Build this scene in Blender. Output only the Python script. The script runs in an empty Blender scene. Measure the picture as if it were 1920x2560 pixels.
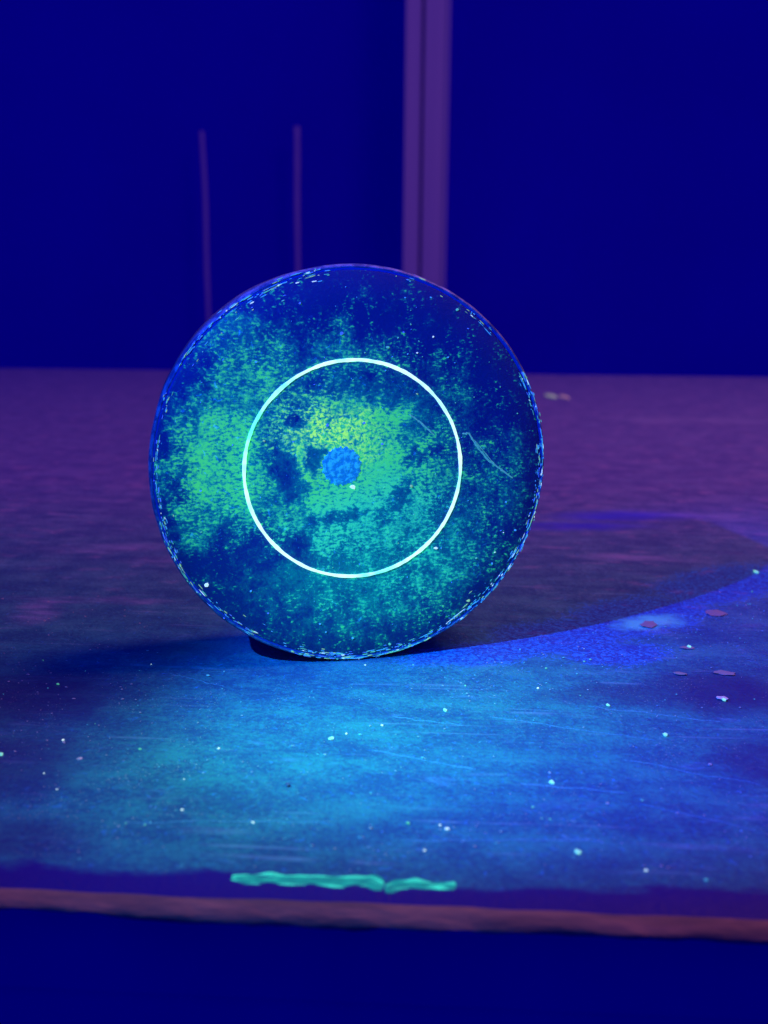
import bpy, bmesh, math, random
from mathutils import Vector, Matrix, noise as mnoise

random.seed(11)
scene = bpy.context.scene
C = scene.collection

# ------------------------------------------------------------------ camera
R = 0.045                      # disc radius, metres
CAM = Vector((0.0067, -0.2209, 0.0823))
PITCH, ROLL, FPX = 0.2087, 0.008, 2500.0
fw = Vector((0, math.cos(PITCH), -math.sin(PITCH)))
up0 = Vector((0, math.sin(PITCH), math.cos(PITCH)))
rt0 = Vector((1, 0, 0))
cr, sr = math.cos(ROLL), math.sin(ROLL)
# a clockwise-tilted picture = camera rolled counter-clockwise
rt = rt0 * cr + up0 * sr
up = up0 * cr - rt0 * sr
cd = bpy.data.cameras.new('camera')
cam = bpy.data.objects.new('camera', cd)
C.objects.link(cam)
m = Matrix((rt, up, -fw)).transposed().to_4x4()
m.translation = CAM
cam.matrix_world = m
cd.sensor_fit = 'VERTICAL'
cd.sensor_height = 36.0
cd.lens = 36.0 * FPX / 2560.0
cd.clip_start = 0.01
cd.clip_end = 50
cd.dof.use_dof = True
cd.dof.focus_distance = 0.224
cd.dof.aperture_fstop = 18.0
scene.camera = cam

# ------------------------------------------------------------------ world: dim even blue of the darkened room
w = bpy.data.worlds.new('World')
scene.world = w
w.use_nodes = True
bg = w.node_tree.nodes['Background']
bg.inputs[0].default_value = (0.004, 0.0, 1.0, 1)
bg.inputs[1].default_value = 0.25

# ------------------------------------------------------------------ lights
def look(o, target):
    o.rotation_euler = (Vector(target) - o.location).to_track_quat('-Z', 'Y').to_euler()

# hand torch, ahead of the disc on the left: blue beam with a greener core
ld = bpy.data.lights.new('torch_beam', 'SPOT')
torch = bpy.data.objects.new('torch_beam', ld)
C.objects.link(torch)
torch.location = (-0.14, -0.15, 0.20)
look(torch, (0.007, -0.037, 0.0))
ld.energy = 7.6
ld.shadow_soft_size = 0.001
ld.spot_size = math.radians(56)
ld.spot_blend = 0.9
ld.use_nodes = True
nt = ld.node_tree
em = nt.nodes['Emission']
tc = nt.nodes.new('ShaderNodeTexCoord')
sx = nt.nodes.new('ShaderNodeSeparateXYZ')
ab = nt.nodes.new('ShaderNodeMath'); ab.operation = 'ABSOLUTE'
ac = nt.nodes.new('ShaderNodeMath'); ac.operation = 'ARCCOSINE'
mr = nt.nodes.new('ShaderNodeMath'); mr.operation = 'DIVIDE'; mr.inputs[1].default_value = math.radians(25)
rp = nt.nodes.new('ShaderNodeValToRGB')
nt.links.new(tc.outputs['Normal'], sx.inputs[0])
nt.links.new(sx.outputs[2], ab.inputs[0])
nt.links.new(ab.outputs[0], ac.inputs[0])
nt.links.new(ac.outputs[0], mr.inputs[0])
nt.links.new(mr.outputs[0], rp.inputs[0])
nt.links.new(rp.outputs[0], em.inputs[0])
e = rp.color_ramp.elements
e[0].position = 0.05; e[0].color = (0.05, 0.60, 0.25, 1)
e[1].position = 0.95; e[1].color = (0.0, 0.0, 0.0, 1)
for pos, col in ((0.20, (0.038, 0.44, 0.28, 1)), (0.34, (0.014, 0.155, 0.20, 1)), (0.48, (0.004, 0.040, 0.12, 1)), (0.62, (0.001, 0.015, 0.06, 1)),
                 (0.80, (0.0, 0.008, 0.02, 1))):
    n = e.new(pos); n.color = col

# added blue spot at the torch's position, to brighten the crust on the right
fd = bpy.data.lights.new('added_blue_spot', 'SPOT')
blue_spot = bpy.data.objects.new('added_blue_spot', fd)
C.objects.link(blue_spot)
blue_spot.location = torch.location
look(blue_spot, (0.074, 0.012, 0.0))
fd.energy = 4.8
fd.color = (0.002, 0.06, 1.0)
fd.shadow_soft_size = 0.001
fd.spot_size = math.radians(38)
fd.spot_blend = 0.75

# the room's own dim warm lamp, high up on the right
ad = bpy.data.lights.new('room_lamp', 'AREA')
lamp = bpy.data.objects.new('room_lamp', ad)
C.objects.link(lamp)
ad.size = 0.5
ad.energy = 6.8
ad.color = (1.0, 0.30, 0.26)
lamp.location = (0.55, 0.22, 1.0)
look(lamp, (-0.05, 0.35, 0.0))

scene.cycles.max_bounces = 2
scene.cycles.diffuse_bounces = 2
scene.cycles.caustics_reflective = False
scene.cycles.caustics_refractive = False
vs = scene.view_settings
vs.view_transform = 'Standard'
vs.look = 'None'
vs.exposure = 0.0
vs.gamma = 1.0

# ------------------------------------------------------------------ helpers
def ray(px, py):
    u, v = px - 960, py - 1280
    return fw + rt * (u / FPX) - up * (v / FPX)
def ground(px, py, z=0.0):
    d = ray(px, py)
    return CAM + d * ((z - CAM.z) / d.z)
def at(px, py, Y):
    d = ray(px, py)
    return CAM + d * ((Y - CAM.y) / d.y)

def link(o, parent=None):
    C.objects.link(o)
    if parent is not None:
        o.parent = parent
    return o
def mesh_obj(name, verts, faces, mats, parent=None, smooth=False, matidx=None):
    me = bpy.data.meshes.new(name)
    me.from_pydata([tuple(v) for v in verts], [], faces)
    for mm in (mats if isinstance(mats, (list, tuple)) else [mats]):
        me.materials.append(mm)
    if matidx:
        for p, i in zip(me.polygons, matidx):
            p.material_index = i
    for p in me.polygons:
        p.use_smooth = smooth
    me.update()
    return link(bpy.data.objects.new(name, me), parent)
def bm_obj(name, bm, mat, parent=None, smooth=False):
    me = bpy.data.meshes.new(name)
    bmesh.ops.recalc_face_normals(bm, faces=bm.faces)
    bm.to_mesh(me); bm.free()
    me.materials.append(mat)
    for p in me.polygons:
        p.use_smooth = smooth
    return link(bpy.data.objects.new(name, me), parent)
def tag(o, label=None, cat=None, group=None, kind=None):
    if label: o['label'] = label
    if cat: o['category'] = cat
    if group: o['group'] = group
    if kind: o['kind'] = kind
    return o
def empty(name, loc, rz=0.0):
    o = bpy.data.objects.new(name, None)
    o.location = loc; o.rotation_euler = (0, 0, rz)
    o.empty_display_size = 0.01
    return link(o)
def box_bm(x0, x1, y0, y1, z0, z1, bev=0.0):
    bm = bmesh.new()
    bmesh.ops.create_cube(bm, size=1)
    for v in bm.verts:
        v.co = Vector((x0 + (v.co.x + .5) * (x1 - x0), y0 + (v.co.y + .5) * (y1 - y0), z0 + (v.co.z + .5) * (z1 - z0)))
    if bev:
        bmesh.ops.bevel(bm, geom=list(bm.edges), offset=bev, segments=2, affect='EDGES', profile=0.5)
    return bm

class NT:
    """small shader-graph writer"""
    def __init__(s, name):
        s.mat = bpy.data.materials.new(name)
        s.mat.use_nodes = True
        s.t = s.mat.node_tree
        s.b = s.t.nodes['Principled BSDF']
    def new(s, typ, **kw):
        n = s.t.nodes.new(typ)
        for k, v in kw.items(): setattr(n, k, v)
        return n
    def put(s, sock, val):
        if isinstance(val, bpy.types.NodeSocket): s.t.links.new(val, sock)
        elif isinstance(val, (tuple, list)) and len(val) == 3 and sock.type == 'RGBA': sock.default_value = (*val, 1)
        else: sock.default_value = val
    def math(s, op, a, b=0.0, c=None, clamp=False):
        n = s.new('ShaderNodeMath', operation=op, use_clamp=clamp)
        s.put(n.inputs[0], a); s.put(n.inputs[1], b)
        if c is not None: s.put(n.inputs[2], c)
        return n.outputs[0]
    def add(s, a, b): return s.math('ADD', a, b)
    def mul(s, a, b): return s.math('MULTIPLY', a, b)
    def sub(s, a, b): return s.math('SUBTRACT', a, b)
    def mx(s, a, b): return s.math('MAXIMUM', a, b)
    def coords(s, scale=1.0, kind='Object', loc=(0, 0, 0), rot=(0, 0, 0)):
        tc = s.new('ShaderNodeTexCoord')
        mp = s.new('ShaderNodeMapping')
        s.t.links.new(tc.outputs[kind], mp.inputs[0])
        mp.inputs['Scale'].default_value = (scale,) * 3 if not isinstance(scale, tuple) else scale
        mp.inputs['Location'].default_value = loc
        mp.inputs['Rotation'].default_value = rot
        return mp.outputs[0]
    def noise(s, vec, scale, detail=3.0, rough=0.55, dist=0.0):
        n = s.new('ShaderNodeTexNoise')
        s.put(n.inputs['Vector'], vec)
        n.inputs['Scale'].default_value = scale
        n.inputs['Detail'].default_value = detail
        n.inputs['Roughness'].default_value = rough
        n.inputs['Distortion'].default_value = dist
        return n.outputs['Fac']
    def noisecol(s, vec, scale, detail=2.0):
        n = s.new('ShaderNodeTexNoise')
        s.put(n.inputs['Vector'], vec)
        n.inputs['Scale'].default_value = scale
        n.inputs['Detail'].default_value = detail
        return n.outputs['Color']
    def voro(s, vec, scale, feature='F1', out='Distance'):
        n = s.new('ShaderNodeTexVoronoi', feature=feature)
        s.put(n.inputs['Vector'], vec)
        n.inputs['Scale'].default_value = scale
        return n.outputs[out]
    def smooth(s, x, lo, hi, a=0.0, b=1.0):
        n = s.new('ShaderNodeMapRange', interpolation_type='SMOOTHSTEP')
        s.put(n.inputs[0], x)
        s.put(n.inputs[1], lo); s.put(n.inputs[2], hi)
        n.inputs[3].default_value = a; n.inputs[4].default_value = b
        return n.outputs[0]
    def mix(s, f, a, b):
        n = s.new('ShaderNodeMix', data_type='RGBA')
        s.put(n.inputs[0], f); s.put(n.inputs[6], a); s.put(n.inputs[7], b)
        return n.outputs[2]
    def vadd(s, a, b, k=1.0):
        sc = s.new('ShaderNodeVectorMath', operation='MULTIPLY_ADD')
        s.put(sc.inputs[0], b); sc.inputs[1].default_value = (k, k, k); s.put(sc.inputs[2], a)
        return sc.outputs[0]
    def warp(s, vec, scale, amt):
        c = s.noisecol(vec, scale)
        sb = s.new('ShaderNodeVectorMath', operation='SUBTRACT')
        s.put(sb.inputs[0], c); sb.inputs[1].default_value = (.5, .5, .5)
        return s.vadd(vec, sb.outputs[0], amt)
    def blob(s, vec, cx, cy, rx, ry, rot=0.0, lo=0.0, hi=1.0, plane='XY'):
        """1 at the centre of an ellipse, 0 outside it"""
        mp = s.new('ShaderNodeMapping', vector_type='TEXTURE')
        s.put(mp.inputs[0], vec)
        if plane == 'XY':
            mp.inputs['Location'].default_value = (cx, cy, 0); mp.inputs['Rotation'].default_value = (0, 0, rot)
            mp.inputs['Scale'].default_value = (rx, ry, 1e3)
        else:
            mp.inputs['Location'].default_value = (cx, 0, cy); mp.inputs['Rotation'].default_value = (0, -rot, 0)
            mp.inputs['Scale'].default_value = (rx, 1e3, ry)
        ln = s.new('ShaderNodeVectorMath', operation='LENGTH')
        s.t.links.new(mp.outputs[0], ln.inputs[0])
        return s.smooth(ln.outputs['Value'], 1.0, lo, 0.0, hi)
    def bump(s, h, dist, strength=1.0):
        n = s.new('ShaderNodeBump')
        n.inputs['Strength'].default_value = strength
        n.inputs['Distance'].default_value = dist
        s.put(n.inputs['Height'], h)
        s.t.links.new(n.outputs[0], s.b.inputs['Normal'])
    def done(s, col=None, rough=None, spec=None, emit=None, estr=None):
        if col is not None: s.put(s.b.inputs['Base Color'], col)
        if rough is not None: s.put(s.b.inputs['Roughness'], rough)
        if spec is not None: s.b.inputs['Specular IOR Level'].default_value = spec
        if emit is not None: s.put(s.b.inputs['Emission Color'], emit)
        if estr is not None: s.put(s.b.inputs['Emission Strength'], estr)
        return s.mat

# ------------------------------------------------------------------ materials
def mat_wall():
    n = NT('wall_paint'); v = n.coords(1.0)
    f = n.noise(v, 3.0, 4)
    return n.done(n.mix(f, (0.01, 0.0, 0.72), (0.01, 0.0, 0.92)), 0.9, 0.0)
def mat_dark(name='under_table'):
    n = NT(name); v = n.coords(1.0)
    f = n.noise(v, 30.0, 4)
    return n.done(n.mix(f, (0.01, 0.0, 0.55), (0.02, 0.002, 0.72)), 0.9, 0.0)
def mat_post(name, a, b, ax='Z'):
    n = NT(name); v = n.coords((220.0, 220.0, 1.2))
    f = n.noise(v, 1.0, 4)
    v2 = n.coords(900.0)
    n.bump(n.noise(v2, 1.0, 2), 0.0004, 0.3)
    return n.done(n.mix(f, a, b), 0.75, 0.1)

def mat_table():
    n = NT('worn_tabletop')
    v = n.coords(100.0)                       # centimetres
    wv = n.warp(v, 0.9, 0.9)
    st = n.coords((30.0, 110.0, 100.0), rot=(0, 0, 0.10))
    st = n.warp(st, 0.6, 1.1)
    streak = n.noise(st, 1.0, 4, 0.62)
    fine = n.noise(v, 9.0, 3, 0.7)
    med = n.noise(wv, 1.1, 3, 0.6)
    speck = n.noise(v, 26.0, 2, 0.5)
    # thin pale dust film, worn through in places
    film = n.add(n.mul(streak, 0.48), n.mul(med, 0.42))
    film = n.add(film, n.add(n.mul(n.sub(fine, 0.5), 0.55), n.mul(n.sub(speck, 0.5), 0.30)))
    film = n.smooth(film, 0.30, 0.64)
    bare = (0.05, 0.15, 0.55)
    dust = (0.12, 0.33, 0.78)
    # warm lamp's falloff put into the colour: less red in front, more behind
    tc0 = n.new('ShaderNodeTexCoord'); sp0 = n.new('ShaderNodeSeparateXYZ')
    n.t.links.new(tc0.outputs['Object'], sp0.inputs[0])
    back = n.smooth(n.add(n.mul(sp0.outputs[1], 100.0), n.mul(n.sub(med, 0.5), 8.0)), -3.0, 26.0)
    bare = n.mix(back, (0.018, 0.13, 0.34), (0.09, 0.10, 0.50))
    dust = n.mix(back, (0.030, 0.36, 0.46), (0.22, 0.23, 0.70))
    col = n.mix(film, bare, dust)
    # scratched fibres
    sv = n.coords((16.0, 420.0, 100.0), rot=(0, 0, -0.09)); sv = n.warp(sv, 0.35, 2.2)
    fib = n.smooth(n.noise(sv, 1.0, 3, 0.5), 0.58, 0.70)
    fib = n.mul(fib, n.smooth(n.noise(v, 0.7, 3), 0.42, 0.58))
    col = n.mix(n.mul(fib, 0.3), col, (0.26, 0.62, 1.0))
    # pale chalky wisps
    wis = n.smooth(n.noise(n.warp(n.coords((60.0, 160.0, 100.0)), 0.5, 1.6), 0.8, 4, 0.65), 0.60, 0.78)
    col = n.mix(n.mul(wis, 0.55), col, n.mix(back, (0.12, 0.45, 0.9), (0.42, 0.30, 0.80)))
    # crust of dried residue, right of the disc, torch light painted into its blue
    crust = None
    for px, py, rx, ry, rot in CRUST:
        g = tl(ground(px, py)) * 100
        b = n.blob(wv, g.x, g.y, rx, ry, rot, 0.35)
        crust = b if crust is None else n.mx(crust, b)
    cr_n = n.noise(n.warp(v, 3.0, 0.5), 9.0, 3, 0.7)
    crust_m = n.smooth(n.add(n.mul(crust, 0.9), n.mul(n.sub(cr_n, 0.5), 2.2)), 0.15, 0.65)
    col = n.mix(crust_m, col, n.mix(n.smooth(cr_n, 0.42, 0.62), (0.028, 0.09, 0.50), (0.035, 0.32, 0.95)))
    g = tl(ground(1625, 1555)) * 100
    cy = n.mul(n.blob(n.warp(v, 2.5, 0.8), g.x, g.y, 1.5, 0.75, 0.5, 0.2), 1.0)
    col = n.mix(cy, col, (0.12, 1.0, 0.9))
    # dark patches: film rubbed off, and on the left the torch's falloff painted in
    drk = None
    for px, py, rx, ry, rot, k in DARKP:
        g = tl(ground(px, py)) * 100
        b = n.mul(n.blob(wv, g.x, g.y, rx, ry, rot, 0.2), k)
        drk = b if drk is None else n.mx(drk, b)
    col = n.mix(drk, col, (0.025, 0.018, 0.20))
    # pale worn smears on the far board
    pal = None
    for px, py, rx, ry, rot in ((250, 1372, 3.2, 1.0, 0.1), (395, 1400, 1.6, 0.8, 0.2), (220, 1500, 3.6, 0.5, 0.05), (90, 1530, 0.9, 1.6, 0.4), (1600, 1395, 3.0, 0.9, 0.0), (1730, 1050, 9.0, 3.0, 0), (1720, 1290, 4.0, 1.0, -.2)):
        g = tl(ground(px, py)) * 100
        b = n.blob(wv, g.x, g.y, rx, ry, rot, 0.1)
        pal = b if pal is None else n.mx(pal, b)
    col = n.mix(n.mul(pal, n.smooth(streak, 0.40, 0.62, 0.1, 0.7)), col, (0.30, 0.34, 0.80))
    mot = n.smooth(n.noise(n.coords((55.0, 150.0, 100.0)), 1.3, 3, 0.55), 0.56, 0.66)
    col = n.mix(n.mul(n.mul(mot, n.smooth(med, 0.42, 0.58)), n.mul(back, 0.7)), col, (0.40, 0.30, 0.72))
    # blue painted in where torch light lands beyond the disc's shadow
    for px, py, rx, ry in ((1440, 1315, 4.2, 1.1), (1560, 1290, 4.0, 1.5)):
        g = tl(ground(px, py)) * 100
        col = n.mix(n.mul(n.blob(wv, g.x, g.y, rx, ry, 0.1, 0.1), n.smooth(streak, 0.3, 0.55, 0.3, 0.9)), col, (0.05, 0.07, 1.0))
    # salt-and-pepper dust
    sp = n.smooth(speck, 0.66, 0.74)
    sp = n.mul(sp, n.smooth(n.noise(v, 0.9, 2), 0.42, 0.62))
    col = n.mix(n.mul(sp, 0.55), col, (0.8, 0.85, 0.95))
    # dark strip painted along the front edge, where the torch beam ends
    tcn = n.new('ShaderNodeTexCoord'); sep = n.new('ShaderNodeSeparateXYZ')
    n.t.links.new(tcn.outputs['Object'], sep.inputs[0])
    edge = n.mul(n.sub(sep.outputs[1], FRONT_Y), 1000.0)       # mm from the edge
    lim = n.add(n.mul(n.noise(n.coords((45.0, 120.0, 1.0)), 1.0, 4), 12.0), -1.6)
    beam_end = n.smooth(n.sub(lim, edge), -1.2, 1.0)
    col = n.mix(beam_end, col, (0.02, 0.01, 0.30))
    n.bump(n.add(n.mul(fine, 0.5), n.mul(cr_n, 0.6)), 0.0006, 0.7)
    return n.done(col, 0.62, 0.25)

def mat_edge():
    n = NT('worn_wood_edge'); v = n.coords((60.0, 400.0, 400.0))
    f = n.noise(v, 1.0, 5, 0.6)
    n.bump(n.noise(n.coords((250.0, 900.0, 900.0)), 1.0, 3), 0.001, 0.45)
    return n.done(n.mix(n.smooth(f, 0.3, 0.7), (0.17, 0.12, 0.15), (0.34, 0.21, 0.21)), 0.8, 0.1)

def mat_face():
    n = NT('crusted_face')
    v = n.coords(1.0 / R)                      # disc radius = 1; x right, z up
    wv = n.warp(v, 5.0, 0.22)
    wv = n.warp(wv, 14.0, 0.08)
    M = None
    for cx, cy, rx, ry, rot, k in (
        (0.00, 0.02, 0.66, 0.66, 0, 0.84), (-0.62, 0.06, 0.38, 0.46, 0.2, 0.74), (-0.50, 0.40, 0.30, 0.46, -0.5, 0.52),
        (-0.58, 0.62, 0.16, 0.20, 0, 0.40), (0.36, -0.48, 0.56, 0.40, 0.6, 0.42), (0.10, -0.66, 0.46, 0.30, 0, 0.30),
        (0.72, -0.10, 0.24, 0.42, 0, 0.28), (-0.1, 0.50, 0.42, 0.22, 0.1, 0.40), (0.45, 0.35, 0.22, 0.30, 0.5, 0.26),
        (-0.05, 0.66, 0.10, 0.13, 0, 0.36), (-0.80, -0.25, 0.16, 0.2, 0, 0.5), (0.1, -0.25, 0.8, 0.6, 0.4, 0.10)):
        b = n.blob(wv, cx, cy, rx * 1.12, ry * 1.12, rot, 0.25, k, 'XZ')
        M = b if M is None else n.mx(M, b)
    # places inside the ring where the crust has flaked off
    P = None
    pw = n.warp(v, 16.0, 0.12)
    for cx, cy, rx, ry, rot, k in ((-0.33, -0.02, 0.11, 0.22, 0.5, .7), (-0.20, 0.06, 0.09, 0.10, 0, .75), (-0.08, -0.24, 0.22, 0.05, 0.2, .6),
        (0.20, -0.17, 0.07, 0.22, -0.7, .5), (0.30, 0.06, 0.10, 0.05, 0.3, .65), (-0.30, 0.26, 0.08, 0.04, 0, .7), (0.10, 0.40, 0.35, 0.12, -0.2, .35),
        (0.42, 0.10, 0.05, 0.05, 0, .6), (0.35, 0.25, 0.22, 0.10, 0.8, .4), (-0.15, 0.42, 0.12, 0.08, 0, .5), (-0.3, -0.38, 0.14, 0.08, .6, .4)):
        b = n.blob(pw, cx, cy, rx, ry, rot, 0.3, k, 'XZ')
        P = b if P is None else n.mx(P, b)
    hz = n.blob(wv, 0.12, -0.42, 0.95, 0.66, 0.25, 0.2, 0.52, 'XZ')
    def sg(x, k): return n.mul(n.sub(x, 0.5), k)
    gr1 = n.noise(n.warp(v, 26.0, 0.03), 52.0, 3, 0.7)
    gr2 = n.noise(v, 10.0, 3, 0.6)
    gr3 = n.noise(n.coords((0.45 / R, 1 / R, 1.1 / R), rot=(0, 0.7, 0)), 80.0, 1, 0.5)
    amp = n.smooth(n.noise(v, 4.5, 3, 0.6), 0.35, 0.65, 0.55, 1.25)
    tex = n.add(n.mul(n.add(sg(gr1, 2.2), sg(gr3, 1.7)), amp), sg(gr2, 1.3))
    dens = n.sub(n.add(M, tex), P)
    lay = n.smooth(n.sub(n.add(n.mx(M, hz), n.add(sg(gr2, 0.9), sg(gr1, 0.7))), n.mul(P, 0.6)), 0.0, 0.85)          # thin haze of deposit
    thick = n.smooth(dens, 0.24, 0.98)        # thick grains
    yel = n.mul(n.blob(wv, -0.14, 0.20, 0.42, 0.27, -0.2, 0.1, 1.0, 'XZ'), n.smooth(gr1, 0.44, 0.60))
    base = n.mix(n.noise(v, 4.0, 5), (0.02, 0.05, 0.17), (0.05, 0.09, 0.23))
    col = n.mix(lay, base, (0.015, 0.56, 0.24))
    green = n.mix(n.noise(v, 3.0, 3), (0.03, 0.92, 0.22), (0.11, 1.0, 0.10))
    green = n.mix(n.smooth(hz, 0.12, 0.50, 0.0, 0.55), green, (0.015, 0.86, 0.40))
    green = n.mix(n.mul(yel, 0.7), green, (0.55, 1.0, 0.08))
    col = n.mix(thick, col, green)
    # pale teal lint
    lint = n.smooth(n.noise(n.warp(v, 8.0, 0.25), 46.0, 3, 0.5), 0.64, 0.72)
    col = n.mix(n.mul(lint, n.smooth(M, 0.02, 0.35, 0.05, 0.5)), col, (0.35, 0.95, 0.85))
    n.bump(n.add(n.mul(gr2, 0.5), n.mul(gr1, 0.8)), 0.00025, 0.6)
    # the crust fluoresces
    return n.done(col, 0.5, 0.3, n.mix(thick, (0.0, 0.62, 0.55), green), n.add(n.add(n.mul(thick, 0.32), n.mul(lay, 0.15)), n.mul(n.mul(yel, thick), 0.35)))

def mat_rim():
    n = NT('disc_rim'); v = n.coords(1.0 / R)
    f = n.noise(v, 22.0, 4)
    n.bump(f, 0.0003, 0.6)
    return n.done(n.mix(n.smooth(f, 0.35, 0.65), (0.04, 0.10, 0.22), (0.26, 0.36, 0.46)), 0.45, 0.4)
def mat_groove():
    n = NT('rim_groove'); f = n.noise(n.coords(1.0 / R), 30.0, 3)
    return n.done(n.mix(f, (0.02, 0.05, 0.35), (0.05, 0.15, 0.55)), 0.6, 0.2)
def mat_nub():
    n = NT('centre_spot'); v = n.coords(1.0 / R)
    f = n.noise(n.warp(v, 20, 0.03), 42.0, 3)
    c = n.mix(n.smooth(f, 0.42, 0.62), (0.01, 0.42, 0.52), (0.05, 1.0, 0.70))
    n.bump(f, 0.0003, 0.8)
    return n.done(c, 0.5, 0.3, c, 0.22)  # emission added to brighten the torch-lit spot
def mat_glow(name, col, base, s, nscale=1500.0, dark=0.6):
    """fluorescent stuff: gives off light of its own"""
    n = NT(name); f = n.noise(n.coords(nscale), 1.0, 3)
    c = n.mix(f, tuple(x * dark for x in col), col)
    return n.done(base, 0.6, 0.2, c, s)
def mat_plain(name, a, b, sc=900.0):
    n = NT(name); f = n.noise(n.coords(sc), 1.0, 3)
    return n.done(n.mix(f, a, b), 0.7, 0.2)

# ------------------------------------------------------------------ the setting: wall, floor, table
TABLE_ROT = -0.053
FRONT_Y = -0.0945              # in the table's own frame
tm = Matrix.Rotation(TABLE_ROT, 4, 'Z')
def tl(p): return tm.inverted() @ p           # world -> table frame
CRUST = [(1190, 1636, 2.6, 1.0, 0.35), (1400, 1592, 2.9, 1.8, 0.55), (1600, 1535, 3.3, 2.0, 0.65), (1820, 1455, 4.4, 2.1, 0.75), (1540, 1632, 1.9, 1.1, 0.3)]
DARKP = [(1820, 1730, 2.6, 2.0, 0.3, 0.85), (1580, 1735, 2.6, 0.9, 0.1, 0.55), (1900, 1900, 1.5, 1.5, 0, 0.6), (80, 1740, 3.4, 2.6, 0.3, 0.75), (0, 1900, 2.4, 2.6, 0, 0.6), (60, 2100, 1.6, 1.0, 0, 0.5), (420, 1620, 2.4, 0.8, 0, 0.4)]

wall = bm_obj('wall', box_bm(-3, 3, 1.75, 1.85, -0.9, 2.2), mat_wall()); tag(wall, kind='structure')
floor = bm_obj('floor', box_bm(-3, 3, -0.6, 1.75, -0.95, -0.9), mat_dark('floor_paint')); tag(floor, kind='structure')

table = empty('table', (0, 0, 0), TABLE_ROT)
tag(table, 'worn dusty table with a rough chipped front edge, carrying the glowing disc', 'table')
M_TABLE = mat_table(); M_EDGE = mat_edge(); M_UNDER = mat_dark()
def edge_y(x):     # the front edge wanders by a millimetre or so
    return FRONT_Y + 0.0007 * mnoise.noise((x * 38, 3.1, 0)) + 0.0004 * mnoise.noise((x * 120, 7.7, 0))
BACK_Y = 0.945
xs = [-0.75 + 0.55 * i / 12 for i in range(12)] + [-0.2 + 0.4 * i / 200 for i in range(200)] + [0.2 + 0.55 * i / 12 for i in range(13)]
ys = [0, 0.002, 0.006, 0.012] + [0.02 + 0.9 * (i / 24) ** 2 for i in range(25)] + [1.0]
verts, faces = [], []
tys = sorted(set([min(1, y) for y in ys]))
for t in tys:
    for x in xs:
        y0 = edge_y(x)
        y = y0 + (BACK_Y - y0) * t
        dz = 0.00045 * mnoise.noise((x * 22, y * 22, 0)) * min(1, t * 30) if abs(x) < 0.2 else 0
        verts.append((x, y, dz - (0.0006 if t == 0 else 0)))
nx = len(xs)
for j in range(len(tys) - 1):
    for i in range(nx - 1):
        faces.append((j * nx + i, j * nx + i + 1, (j + 1) * nx + i + 1, (j + 1) * nx + i))
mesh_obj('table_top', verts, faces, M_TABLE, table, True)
# chipped edging, its lower side uneven
verts, faces = [], []
prof = [(0.0, 0.0), (-0.0009, -0.12), (-0.0018, -0.36), (-0.0025, -0.66), (-0.0026, -0.88), (-0.0016, -1.0), (0.006, -1.0)]
for x in xs:
    y0 = edge_y(x)
    th = 0.0022 + 0.0008 * mnoise.noise((x * 30, 1.3, 0)) + 0.0004 * mnoise.noise((x * 90, 5.3, 0))
    lip = 0.0004 * mnoise.noise((x * 70, 9.3, 0))
    for py, pz in prof:
        jz = 0.0006 * mnoise.noise((x * 260, pz * 5, 2.0)) + 0.0003 * mnoise.noise((x * 800, pz * 9, 6.0))
        verts.append((x, y0 + py + lip * abs(pz) + 0.00002, -0.0006 + pz * th + jz * abs(pz)))
k = len(prof)
for i in range(nx - 1):
    for j in range(k - 1):
        faces.append((i * k + j, i * k + j + 1, (i + 1) * k + j + 1, (i + 1) * k + j))
mesh_obj('front_edge', verts, faces, M_EDGE, table, True)
bm_obj('core_board', box_bm(-0.74, 0.74, FRONT_Y + 0.0045, BACK_Y - 0.003, -0.020, -0.0012), M_UNDER, table)
bm_obj('front_rail', box_bm(-0.73, 0.73, FRONT_Y + 0.006, FRONT_Y + 0.03, -0.16, -0.0205), M_UNDER, table)
for x in (-0.70, 0.66):
    for y in (FRONT_Y + 0.035, BACK_Y - 0.08):
        bm_obj('leg', box_bm(x, x + 0.05, y, y + 0.05, -0.9, -0.0205, 0.002), M_UNDER, table)

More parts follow.
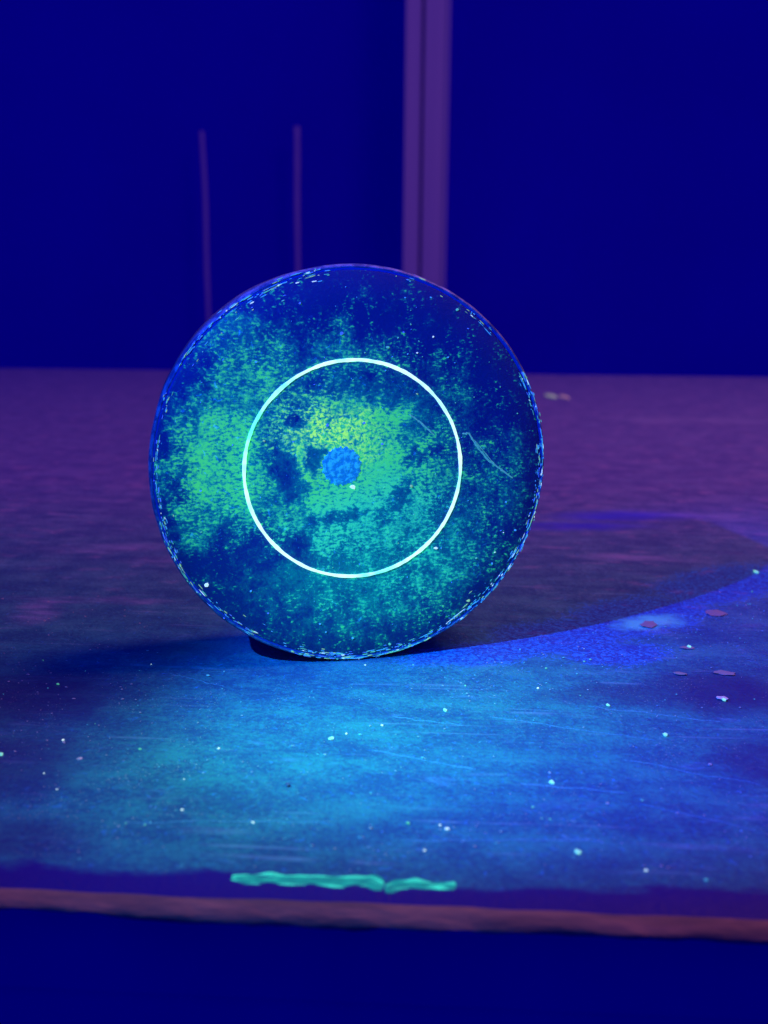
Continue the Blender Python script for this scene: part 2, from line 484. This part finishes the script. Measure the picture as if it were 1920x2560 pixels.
# long pale scratches in the dust film
def mat_scratch():
    n = NT('dusty_scratch'); f = n.noise(n.coords(2500.0), 1.0, 3)
    return n.done(n.mix(n.smooth(f, 0.4, 0.6), (0.05, 0.28, 0.52), (0.10, 0.46, 0.72)), 0.7, 0.1)
M_TSCR = mat_scratch()
for k, (x0, y0, x1, y1, wp) in enumerate(((310, 2058, 820, 2052, 4), (1470, 1764, 1800, 1802, 5), (1230, 1795, 1640, 1850, 4), (930, 1875, 1190, 1925, 5), (1000, 2098, 1500, 2100, 5),
        (1400, 2092, 1510, 2104, 12), (980, 1790, 1160, 1812, 5), (120, 1500, 380, 1490, 6), (420, 1680, 560, 1715, 6), (1560, 1900, 1900, 1960, 4), (1300, 1960, 1560, 1985, 4), (1600, 2010, 1890, 2075, 4))):
    verts, faces = [], []
    N = 40
    for i in range(N + 1):
        t = i / N
        px = x0 + (x1 - x0) * t; py = y0 + (y1 - y0) * t + 5 * mnoise.noise((t * 4, k * 3.3, 0)) + 2 * mnoise.noise((t * 17, k, 0))
        g = tl(ground(px, py))
        w2 = wp / FPX * 0.17 * max(0.06, 0.5 + 0.9 * mnoise.noise((t * 14, k * 1.7, 4))) * (0.1 if i in (0, N) else 1)
        zz = 0.00045 * mnoise.noise((g.x * 22, g.y * 22, 0)) * min(1, (g.y - FRONT_Y) / (BACK_Y - FRONT_Y) * 30)
        verts += [(g.x, g.y - w2, zz - 0.00003), (g.x, g.y, zz + 0.00009), (g.x, g.y + w2, zz - 0.00003)]
    for i in range(N):
        for j in (0, 1):
            faces.append((i * 3 + j, i * 3 + j + 3, i * 3 + j + 4, i * 3 + j + 1))
    mesh_obj('scratch', verts, faces, M_TSCR, table, True)

# ------------------------------------------------------------------ background post and slim rods
PY = 1.55
p0 = at(1011, 350, PY); p1 = at(1120, 350, PY)
post = empty('post', ((p0.x + p1.x) / 2, PY, -0.9))
tag(post, 'upright grooved post in the dark behind the disc, running out of the picture above', 'post')
mP1 = mat_post('post_paint', (0.30, 0.32, 0.80), (0.42, 0.44, 0.92))
mRod = mat_post('rod_paint', (0.22, 0.22, 0.80), (0.32, 0.30, 0.90))
mP2 = mat_post('post_groove', (0.03, 0.01, 0.50), (0.05, 0.02, 0.55))
wd = p1.x - p0.x
def post_part(name, a, b, d0, d1, mat):
    return bm_obj(name, box_bm(-wd / 2 + a * wd, -wd / 2 + b * wd, d0, d1, 0, 2.9, 0.0012), mat, post)
post_part('narrow_board', 0.0, 0.36, 0.0, 0.04, mP1)
post_part('groove', 0.34, 0.45, 0.012, 0.038, mP2)
post_part('wide_board', 0.43, 0.94, 0.002, 0.04, mP1)
post_part('edge_bead', 0.93, 1.0, -0.003, 0.039, mP1)

def rod(px, py, label, wpx, seed):
    top = at(px, py, 1.68)
    h = top.z + 0.9
    r = wpx / FPX * (1.68 - CAM.y) / 2
    verts, faces = [], []
    N, S = 60, 8
    for i in range(N + 1):
        z = h * i / N
        k = 1 + 0.35 * mnoise.noise((z * 9, seed, 0)) + 0.15 * mnoise.noise((z * 25, seed, 4))
        ox = 0.004 * mnoise.noise((z * 5, seed + 9, 0)) * min(1, z)
        for s in range(S):
            a = 2 * math.pi * s / S
            verts.append((ox + r * k * math.cos(a), 0.6 * r * k * math.sin(a), z))
    for i in range(N):
        for s in range(S):
            faces.append((i * S + s, i * S + (s + 1) % S, (i + 1) * S + (s + 1) % S, (i + 1) * S + s))
    faces.append(tuple(N * S + s for s in range(S)))
    faces.append(tuple(S - 1 - s for s in range(S)))
    o = mesh_obj('rod', verts, faces, mRod, None, True)
    o.location = (top.x, 1.68, -0.9)
    tag(o, label, 'rod', 'slim rods against the dark wall')
rod(507, 328, 'slim faint upright rod on the dark wall, left one of the pair', 12, 2.0)
rod(741, 316, 'slim faint upright rod on the dark wall, nearer to the grooved post', 14, 6.0)

# ------------------------------------------------------------------ the disc
A = 0.1936
disc = empty('disc', (0, 0, 0), A)
tag(disc, 'thick round disc standing on its edge, crusted green face with a bright thin ring', 'disc')
TH = 0.024
M_FACE, M_RIM, M_GRV, M_NUB = mat_face(), mat_rim(), mat_groove(), mat_nub()
SEG = 192
def lathe(name, prof, mat, closed_front=False, wob=0.0, parent=disc, loc=(0, 0, R), smooth=True):
    """prof: (radius, depth) pairs, spun about the disc's own axis"""
    verts, faces = [], []
    for r, y in prof:
        for s in range(SEG):
            a = 2 * math.pi * s / SEG
            k = 1 + wob * mnoise.noise((math.cos(a) * 9, math.sin(a) * 9, r * 400))
            verts.append((r * k * math.cos(a), y, r * k * math.sin(a)))
    for i in range(len(prof) - 1):
        for s in range(SEG):
            t = (s + 1) % SEG
            faces.append((i * SEG + s, i * SEG + t, (i + 1) * SEG + t, (i + 1) * SEG + s))
    if closed_front:
        faces.append(tuple(range(SEG)))
    bmt = bmesh.new()
    vv = [bmt.verts.new(v) for v in verts]
    for f in faces: bmt.faces.new([vv[i] for i in f])
    o = bm_obj(name, bmt, mat, parent, smooth)
    o.location = loc
    return o
lathe('face', [(0.004, 0.0), (0.012, 0.0), (0.024, 0.0), (0.036, 0.0), (0.0434, 0.0), (0.0437, 0.0002), (0.0438, 0.0010)], M_FACE, True, 0.0)
lathe('rim_groove', [(0.0437, 0.00020), (0.0442, 0.00020)], M_GRV)
lathe('rim', [(0.0440, 0.0008), (0.0441, 0.0002), (0.0443, 0.0001), (0.0446, 0.0003), (0.0449, 0.0010), (0.0450, 0.0020), (0.0450, TH - 0.002), (0.0444, TH - 0.0004), (0.0432, TH), (0.02, TH), (0.0004, TH)], M_RIM, False, 0.003)
def face_pt(px, py):     # photo position -> the disc's own face plane
    d = ray(px, py)
    nrm = Vector((math.sin(A), -math.cos(A), 0))
    t = (-CAM.dot(nrm)) / d.dot(nrm)
    p = CAM + d * t
    q = Matrix.Rotation(-A, 3, 'Z') @ p
    return Vector((q.x, 0, q.z - R))
NUB = face_pt(855, 1166) + Vector((0, 0, R))
# centre spot, a little off centre, low domed
o = lathe('centre_spot', [(0.0008, -0.00028), (0.0022, -0.00024), (0.0034, -0.00018), (0.0041, -0.00022), (0.0043, -0.00012), (0.0045, 0.0002)], M_NUB, True, 0.10, loc=NUB)
# bright ring
def mat_ring():
    n = NT('glowing_ring')
    a_ = n.smooth(n.noise(n.coords(42.0), 1.0, 4, 0.65), 0.36, 0.54)
    b_ = n.noise(n.coords(900.0), 1.0, 3)
    c = n.mix(a_, (0.03, 0.80, 0.70), (0.55, 1.0, 0.86))
    return n.done((0.3, 0.8, 0.7), 0.5, 0.3, c, n.add(0.9, n.mul(b_, 0.9)))
M_RING = mat_ring()
verts, faces = [], []
S = 8
RS = 300
for i in range(RS):
    a = 2 * math.pi * i / RS
    w_ = 0.00037 * (1 + 0.35 * mnoise.noise((math.cos(a) * 6, math.sin(a) * 6, 0)) + 0.22 * mnoise.noise((math.cos(a) * 25, math.sin(a) * 25, 3)))
    rr = 0.0245 + 0.00006 * mnoise.noise((math.cos(a) * 8, math.sin(a) * 8, 5))
    for s in range(S):
        b = 2 * math.pi * s / S
        verts.append(((rr + w_ * math.cos(b)) * math.cos(a), -0.0001 + 0.00025 * math.sin(b), (rr + w_ * math.cos(b)) * math.sin(a)))
for i in range(RS):
    for s in range(S):
        j = (i + 1) % RS; t = (s + 1) % S
        faces.append((i * S + s, i * S + t, j * S + t, j * S + s))
o = mesh_obj('ring', verts, faces, M_RING, disc, True); o.location = (0, 0, R)
tag(o, 'bright thin pale cyan ring on the disc face')

# flecks of fluorescent dirt: tiny irregular chips
G_CY = mat_glow('fleck_cyan', (0.10, 0.75, 0.85), (0.15, 0.6, 0.8), 0.36)
G_GR = mat_glow('fleck_green', (0.15, 0.95, 0.45), (0.2, 0.7, 0.4), 0.42)
G_YG = mat_glow('fleck_yellow', (0.45, 1.0, 0.25), (0.7, 0.9, 0.3), 0.45)
G_BL = mat_glow('fleck_blue', (0.10, 0.28, 0.95), (0.15, 0.35, 0.9), 0.45)
G_WH = mat_glow('fleck_white', (0.65, 1.0, 0.85), (0.8, 0.9, 0.85), 0.95)
FL = [G_CY, G_GR, G_YG, G_BL, G_WH]
class Flecks:
    def __init__(s): s.v, s.f, s.m = [], [], []
    def chip(s, c, ex, ey, n, la, lb, h, mi):
        """irregular 6-sided low chip centred at c, long axis ex, short axis ey, raised along n"""
        base = len(s.v)
        k = 6
        j = [random.uniform(.7, 1.2) for _ in range(k)]
        for q in range(k):
            a = 2 * math.pi * q / k
            p = c + ex * (la * j[q] * math.cos(a)) + ey * (lb * j[q] * math.sin(a))
            s.v.append(p)
        for q in range(k):
            a = 2 * math.pi * q / k
            p = c + ex * (la * .7 * j[q] * math.cos(a)) + ey * (lb * .7 * j[q] * math.sin(a)) + n * h
            s.v.append(p)
        for q in range(k):
            r = (q + 1) % k
            s.f.append((base + q, base + r, base + k + r, base + k + q)); s.m.append(mi)
        s.f.append(tuple(base + k + q for q in range(k))); s.m.append(mi)
    def build(s, name, mats, parent=None):
        return mesh_obj(name, s.v, s.f, mats, parent, False, s.m)
fl = Flecks()
NRM = Vector((0, -1, 0))
for band, (r0, spread, y, cnt) in enumerate(((0.0433, 0.00030, -0.00002, 620), (0.0443, 0.00018, 0.00006, 620), (0.0422, 0.0010, -0.00002, 120))):
    for i in range(cnt):
        a = random.uniform(0, 2 * math.pi)
        dens = mnoise.noise((math.cos(a) * 3.2, math.sin(a) * 3.2, band * 1.7)) + 0.5 * mnoise.noise((math.cos(a) * 12, math.sin(a) * 12, band))
        up_right = 0.35 if 0.5 < a < 1.7 else 0.0
        if dens < -0.15 + up_right + (0.15 if band == 2 else 0): continue
        r = r0 + random.gauss(0, spread)
        tdir = Vector((-math.sin(a), 0, math.cos(a))); rdir = Vector((math.cos(a), 0, math.sin(a)))
        ln = abs(random.gauss(0, 0.00045)) + 0.00012
        if band < 2 and random.random() < 0.08: ln *= 2.6
        low = math.sin(a) < 0
        mi = random.choices(range(5), weights=(5, 3, 1.4, 3 if low else 1.5, 0.8))[0]
        yy = y + (0.0002 if r > 0.0445 else 0)
        fl.chip(rdir * r + Vector((0, yy, 0)), tdir, rdir, NRM, ln, random.uniform(0.00005, 0.00013), 0.00006, mi)
o = fl.build('rim_flecks', FL, disc); o.location = (0, 0, R); tag(o, kind='stuff')
fl = Flecks()
for px, py, sz, mi in ((882, 1217, 9, 4), (516, 1462, 6, 4), (627, 1478, 3.5, 0), (1089, 1370, 5, 4), (1171, 1502, 5.5, 2), (969, 868, 5, 1), (1143, 774, 4, 1),
        (855, 833, 5, 3), (1190, 1395, 3.5, 1), (1083, 842, 2.5, 4), (1120, 893, 3, 0), (1019, 885, 2.5, 0), (974, 1610, 4, 1), (882, 1595, 3.5, 0), (815, 1580, 3, 0),
        (502, 1227, 4, 0), (1028, 1215, 4, 2), (910, 1057, 4.5, 3), (818, 1063, 4, 3), (660, 1102, 3, 2), (955, 1110, 4, 3), (1288, 1325, 4, 0), (560, 1545, 2.5, 3), (670, 1533, 3, 3),
        (750, 758, 3.5, 3), (1009, 831, 2.5, 3), (1043, 882, 2.5, 4), (1137, 907, 2, 0), (1230, 1409, 3, 0), (1265, 1255, 3, 0), (800, 1560, 3, 0), (640, 905, 4, 0), (745, 940, 4, 0)):
    p = face_pt(px, py); s = sz / FPX * 0.225
    fl.chip(p + Vector((0, -0.00005, 0)), Vector((1, 0, 0)), Vector((0, 0, 1)), NRM, s, s * random.uniform(.7, 1), 0.0002, mi)
for i in range(70):
    a = random.uniform(0, 2 * math.pi); r = 0.041 * math.sqrt(random.random())
    s = random.uniform(0.00008, 0.00017)
    b = random.uniform(0, math.pi)
    fl.chip(Vector((r * math.cos(a), -0.00005, r * math.sin(a))), Vector((math.cos(b), 0, math.sin(b))), Vector((-math.sin(b), 0, math.cos(b))), NRM, s * random.uniform(1, 2), s, 0.0001,
            random.choices(range(5), weights=(5, 4, 1, 3, .5))[0])
o = fl.build('face_flecks', FL, disc); o.location = (0, 0, R); tag(o, kind='stuff')
# raised scratches with a faint green glow
M_SCR = mat_glow('scratch_glow', (0.10, 0.62, 0.26), (0.4, 0.9, 0.4), 0.45, 2500.0, 0.2)
def scratch(pts, wpx, mat=M_SCR):
    verts, faces = [], []
    P = [face_pt(*q) for q in pts]
    D = []
    for i in range(len(P) - 1):
        for k in range(8):
            D.append(P[i].lerp(P[i + 1], k / 8))
    D.append(P[-1])
    for i, p in enumerate(D):
        t = (D[min(i + 1, len(D) - 1)] - D[max(i - 1, 0)]).normalized()
        s = Vector((-t.z, 0, t.x))
        wob = mnoise.noise((p.x * 3000, p.z * 3000, 0))
        w2 = wpx / FPX * 0.225 / 2 * (0.75 + 0.7 * wob) * (0.35 if i in (0, len(D) - 1) else 1)
        c = p + s * 0.0001 * mnoise.noise((p.x * 1500, p.z * 1500, 5))
        verts += [c + s * w2 + Vector((0, 0.00002, 0)), c + Vector((0, -0.00012, 0)), c - s * w2 + Vector((0, 0.00002, 0))]
    for i in range(len(D) - 1):
        for j in (0, 1):
            faces.append((i * 3 + j, i * 3 + j + 1, i * 3 + j + 4, i * 3 + j + 3))
    o = mesh_obj('scratch', verts, faces, mat, disc, True); o.location = (0, 0, R)
    return o
scratch([(1155, 1085), (1172, 1083), (1190, 1112), (1220, 1150), (1250, 1172), (1282, 1195)], 7)
scratch([(1022, 1035), (1050, 1055), (1086, 1088)], 6.5)
scratch([(1186, 1100), (1215, 1135), (1240, 1165)], 3)

# ------------------------------------------------------------------ residue on the table's front edge
M_RESF = mat_glow('residue_film', (0.0, 0.60, 0.44), (0.02, 0.25, 0.26), 0.60, 380.0, 0.0)
M_RES = mat_glow('residue_ridge', (0.05, 1.0, 0.62), (0.05, 0.5, 0.40), 1.05, 420.0, 0.1)
def lump_strip(name, pts, label, seed):
    """dried residue: a thin film with brighter raised ridges along its borders; centre line in photo pixels, half widths in millimetres"""
    P = [tl(ground(px, py)) for px, py, _ in pts]
    W = [q[2] / 1000 for q in pts]
    SUB = 12
    L = []
    for i in range(len(P) - 1):
        for k in range(SUB):
            t = k / SUB
            L.append((P[i].lerp(P[i + 1], t), W[i] + (W[i + 1] - W[i]) * t))
    L.append((P[-1], W[-1]))
    c0 = L[len(L) // 2][0]
    verts, faces, mi = [], [], []
    def tube(off, rad, hgt, m, sd, gap):
        base = len(verts)
        K = 6
        for i, (p, hw) in enumerate(L):
            o = off(i, p) * hw
            g = mnoise.noise((p.x * 330, sd, seed))
            rr = max(0.04, 0.55 + 0.9 * g - gap) * rad * (0.3 if i in (0, len(L) - 1) else 1)
            for j in range(K):
                b = math.pi * j / (K - 1)
                verts.append(tm @ Vector((p.x - c0.x, p.y - c0.y + o + rr * math.cos(b), hgt * rr / rad * math.sin(b) - 0.00005)))
        for i in range(len(L) - 1):
            for j in range(K - 1):
                faces.append((base + i * K + j, base + (i + 1) * K + j, base + (i + 1) * K + j + 1, base + i * K + j + 1)); mi.append(m)
    n1 = lambda f, q: (lambda i, p: f + 0.22 * mnoise.noise((p.x * 260, q, seed)))
    tube(lambda i, p: 0.0, max(W) * 0.95, 0.0001, 0, 1.0, -0.3)
    tube(n1(0.75, 2.0), 0.00045, 0.0005, 1, 3.0, 0.15)
    tube(n1(-0.65, 7.0), 0.00040, 0.0004, 1, 5.0, 0.3)
    tube(n1(0.05, 9.0), 0.00030, 0.0003, 1, 8.0, 0.30)
    o = mesh_obj(name, verts, faces, [M_RESF, M_RES], None, True, mi)
    o.location = tm @ Vector((c0.x, c0.y, 0.0))
    tag(o, label, 'residue', 'glowing residue along the table front edge')
lump_strip('residue_strip', [(578, 2195, 0.5), (615, 2198, 1.5), (700, 2200, 1.6), (800, 2203, 1.6), (880, 2206, 1.7), (925, 2203, 1.4), (960, 2212, .5)],
           'longer glowing cyan strip of residue on the table front edge', 1.0)
lump_strip('residue_strip', [(962, 2220, .5), (1000, 2212, 1.3), (1040, 2212, 1.3), (1085, 2214, .9), (1140, 2216, .8)],
           'shorter glowing cyan strip of residue on the table front edge, at its right end', 4.0)

# ------------------------------------------------------------------ crumbs and flakes that can be told apart
M_PINK = mat_plain('pink_flake', (0.24, 0.26, 0.34), (0.36, 0.38, 0.46))
M_PALE = mat_plain('pale_flake', (0.55, 0.65, 0.75), (0.8, 0.85, 0.9))
M_CRUMB = mat_glow('crumb_glow', (0.22, 0.95, 0.62), (0.5, 0.9, 0.7), 0.85, 3000.0, 0.45)
M_FAR = mat_glow('far_flake_glow', (0.22, 0.62, 0.40), (0.6, 0.8, 0.7), 0.28, 120.0, 0.4)
M_FARP = mat_glow('far_flake_pale', (0.30, 0.36, 0.42), (0.7, 0.7, 0.7), 0.18, 120.0, 0.4)
def piece(name, px, py, wpx, hpx, rot, mat, label, cat, flat=0.3, seed=0, group=None):
    g = ground(px, py)
    dist = (g - CAM).length
    wpx *= 0.82; hpx *= 0.82
    rx = wpx / FPX * dist / 2
    ry = hpx / FPX * dist / 2 * (dist / CAM.z) * 0.75
    rng = random.Random(seed * 77 + int(px))
    bm = bmesh.new()
    bmesh.ops.create_icosphere(bm, subdivisions=2, radius=1)
    hz = min(rx, ry) * flat
    for v in bm.verts:
        k = 1 + 0.6 * mnoise.noise(v.co * 2.1 + Vector((px, py, seed)))
        v.co = Vector((v.co.x * rx * k, v.co.y * ry * k, v.co.z * hz * k))
    o = bm_obj(name, bm, mat)
    o.location = (g.x, g.y, hz * 0.6)
    o.rotation_euler = (0, 0, rot)
    tag(o, label, cat, group or ('flakes lying on the table' if cat == 'flake' else 'crumbs lying on the table'))
piece('flake', 1811, 1684, 62, 15, -0.35, M_PINK, 'long pinkish flake lying on the dark right side of the table', 'flake', .14)
piece('flake', 1700, 1684, 34, 11, -0.25, M_PINK, 'short pinkish flake just left of the long pinkish flake', 'flake', .14)
piece('flake', 1790, 1534, 60, 22, -0.1, M_PINK, 'wide dull pink flake beside the blue crust, near the right picture edge', 'flake', .12)
piece('flake', 1622, 1562, 42, 24, -0.4, M_PINK, 'dull grey flake in the cyan spot of the blue crust', 'flake', .12)
piece('flake', 1717, 1620, 42, 9, -0.1, M_PINK, 'thin brown flake with a green grain at the lower edge of the blue crust', 'flake', .2)
piece('crumb', 1722, 1619, 11, 8, 0, M_CRUMB, 'bright green crumb on the thin brown flake by the blue crust', 'crumb', .8)
piece('flake', 1806, 1746, 34, 12, -0.2, M_PALE, 'pale blue flake below the long pinkish flake on the right', 'flake', .2)
piece('crumb', 1810, 1751, 10, 8, 0, M_CRUMB, 'bright crumb on the pale blue flake at the right', 'crumb', .8)
piece('crumb', 1379, 1959, 15, 13, 0.3, M_CRUMB, 'largest bright cyan crumb on the open table right of the middle', 'crumb', .8)
piece('crumb', 1445, 2133, 15, 13, 0.9, M_CRUMB, 'bright cyan crumb near the front edge, right of the residue strips', 'crumb', .8)
piece('crumb', 1663, 1838, 11, 9, 0.3, M_CRUMB, 'bright crumb alone on the dark blue table at the right', 'crumb', .8)
piece('crumb', 1113, 1777, 10, 9, 0.3, M_CRUMB, 'bright crumb on the cyan lit table below the disc, right of centre', 'crumb', .8)
piece('crumb', 1520, 1764, 9, 7, 0.3, M_CRUMB, 'small bright crumb on the fine streaks below the blue crust', 'crumb', .8)
piece('crumb', 1890, 1431, 9, 8, 0.3, M_CRUMB, 'small bright crumb by the right picture edge above the blue crust', 'crumb', .8)
piece('crumb', 828, 1848, 18, 7, 0.5, M_CRUMB, 'small oblong bright crumb in the middle of the cyan lit table', 'crumb', .6)
piece('crumb', 2, 1888, 12, 10, 0.5, M_CRUMB, 'bright green crumb cut by the left picture edge', 'crumb', .8)
piece('flake', 199, 1898, 17, 9, 0.1, M_PALE, 'pale blue oval flake on the left foreground of the table', 'flake', .35)
piece('crumb', 718, 1966, 15, 10, 0.1, mat_plain('dark_crumb', (0.05, 0.06, 0.2), (0.15, 0.2, 0.4)), 'dark crumb in the middle foreground of the table', 'crumb', .9)
piece('flake', 1376, 991, 30, 14, 0.0, M_FAR, 'blurred pale green flake on the far table just right of the disc', 'flake', .2)
piece('flake', 1410, 993, 26, 13, 0.0, M_FARP, 'blurred whitish flake touching the pale green flake on the far table', 'flake', .2)

# ------------------------------------------------------------------ fine dust nobody could count
fl = Flecks()
Z = Vector((0, 0, 1))
def dust(px, py, s, mi, stretch=1.0):
    g = ground(px, py)
    b = random.uniform(-0.5, 0.5)
    fl.chip(Vector((g.x, g.y, 0.00012)), Vector((math.cos(b), math.sin(b), 0)), Vector((-math.sin(b), math.cos(b), 0)), Z, s * stretch, s, s * 0.7, mi)
spots = [(108, 1652), (145, 1712), (247, 1815), (238, 1811), (350, 1783), (495, 1808), (547, 1873), (460, 1950), (142, 1975), (110, 1935), (117, 1853), (158, 1852), (159, 1858), (37, 1880),
         (350, 1875), (455, 2027), (315, 2060), (332, 2048), (363, 2064), (376, 2058), (632, 2058), (866, 1836), (900, 1838), (925, 1816), (955, 1815), (812, 1888), (927, 1985), (926, 2073),
         (1020, 2060), (1062, 2128), (1056, 1896), (1163, 1716), (1033, 1664), (1118, 1652), (913, 1664), (1375, 1725), (1365, 1672), (1442, 1686), (1775, 1913), (1605, 2003), (1518, 2011), (1332, 2020),
         (1374, 1934), (1760, 2040), (1240, 2110), (1615, 2178), (1653, 2167), (1765, 2202), (1186, 2118), (1100, 2065), (1118, 2074), (1355, 2048), (1375, 2050), (1850, 1770), (1450, 1740), (1300, 1625),
         (1460, 1623), (1880, 1480), (1800, 1482), (1460, 1655), (1475, 1650), (1345, 1722), (1740, 1582), (1870, 1310), (1865, 1238), (520, 1690), (560, 1680), (378, 1662)]
for px, py in spots:
    dust(px, py, random.uniform(0.00011, 0.00028), random.choices((0, 1, 4, 5), weights=(3, 3, 3, 2))[0], random.uniform(1, 1.7))
for i in range(900):
    px = random.uniform(-100, 2020); py = 1640 + 540 * random.random() ** 0.8
    k = mnoise.noise((px / 160, py / 70, 0)) + 0.6 * mnoise.noise((px / 40, py / 20, 3))
    if k < 0.12: continue
    dust(px, py, random.uniform(0.00005, 0.00013), random.choices((0, 3, 5), weights=(1, 1.5, 6))[0], random.uniform(1, 2.2))
for i in range(160):
    a = random.random()
    px = 1100 + 820 * a; py = 1640 - 170 * a + random.uniform(5, 130)
    dust(px, py, random.uniform(0.00007, 0.00017), random.choices((0, 3, 5), weights=(2, 4, 2))[0], random.uniform(1, 2))
for i in range(60):
    dust(random.uniform(-40, 420), random.uniform(1480, 1760), random.uniform(0.00008, 0.0002), 5, random.uniform(1, 2.5))
for i in range(420):
    px = random.uniform(-60, 560) ; py = 1660 + 400 * random.random()
    if mnoise.noise((px / 90, py / 45, 8)) + 0.5 * mnoise.noise((px / 25, py / 12, 2)) < 0.0: continue
    dust(px, py, random.uniform(0.00004, 0.00009), random.choices((0, 5), weights=(1, 6))[0], random.uniform(1, 2))
o = fl.build('table_dust', FL + [M_PALE]); tag(o, 'fine pale dust scattered over the table', 'dust', None, 'stuff')
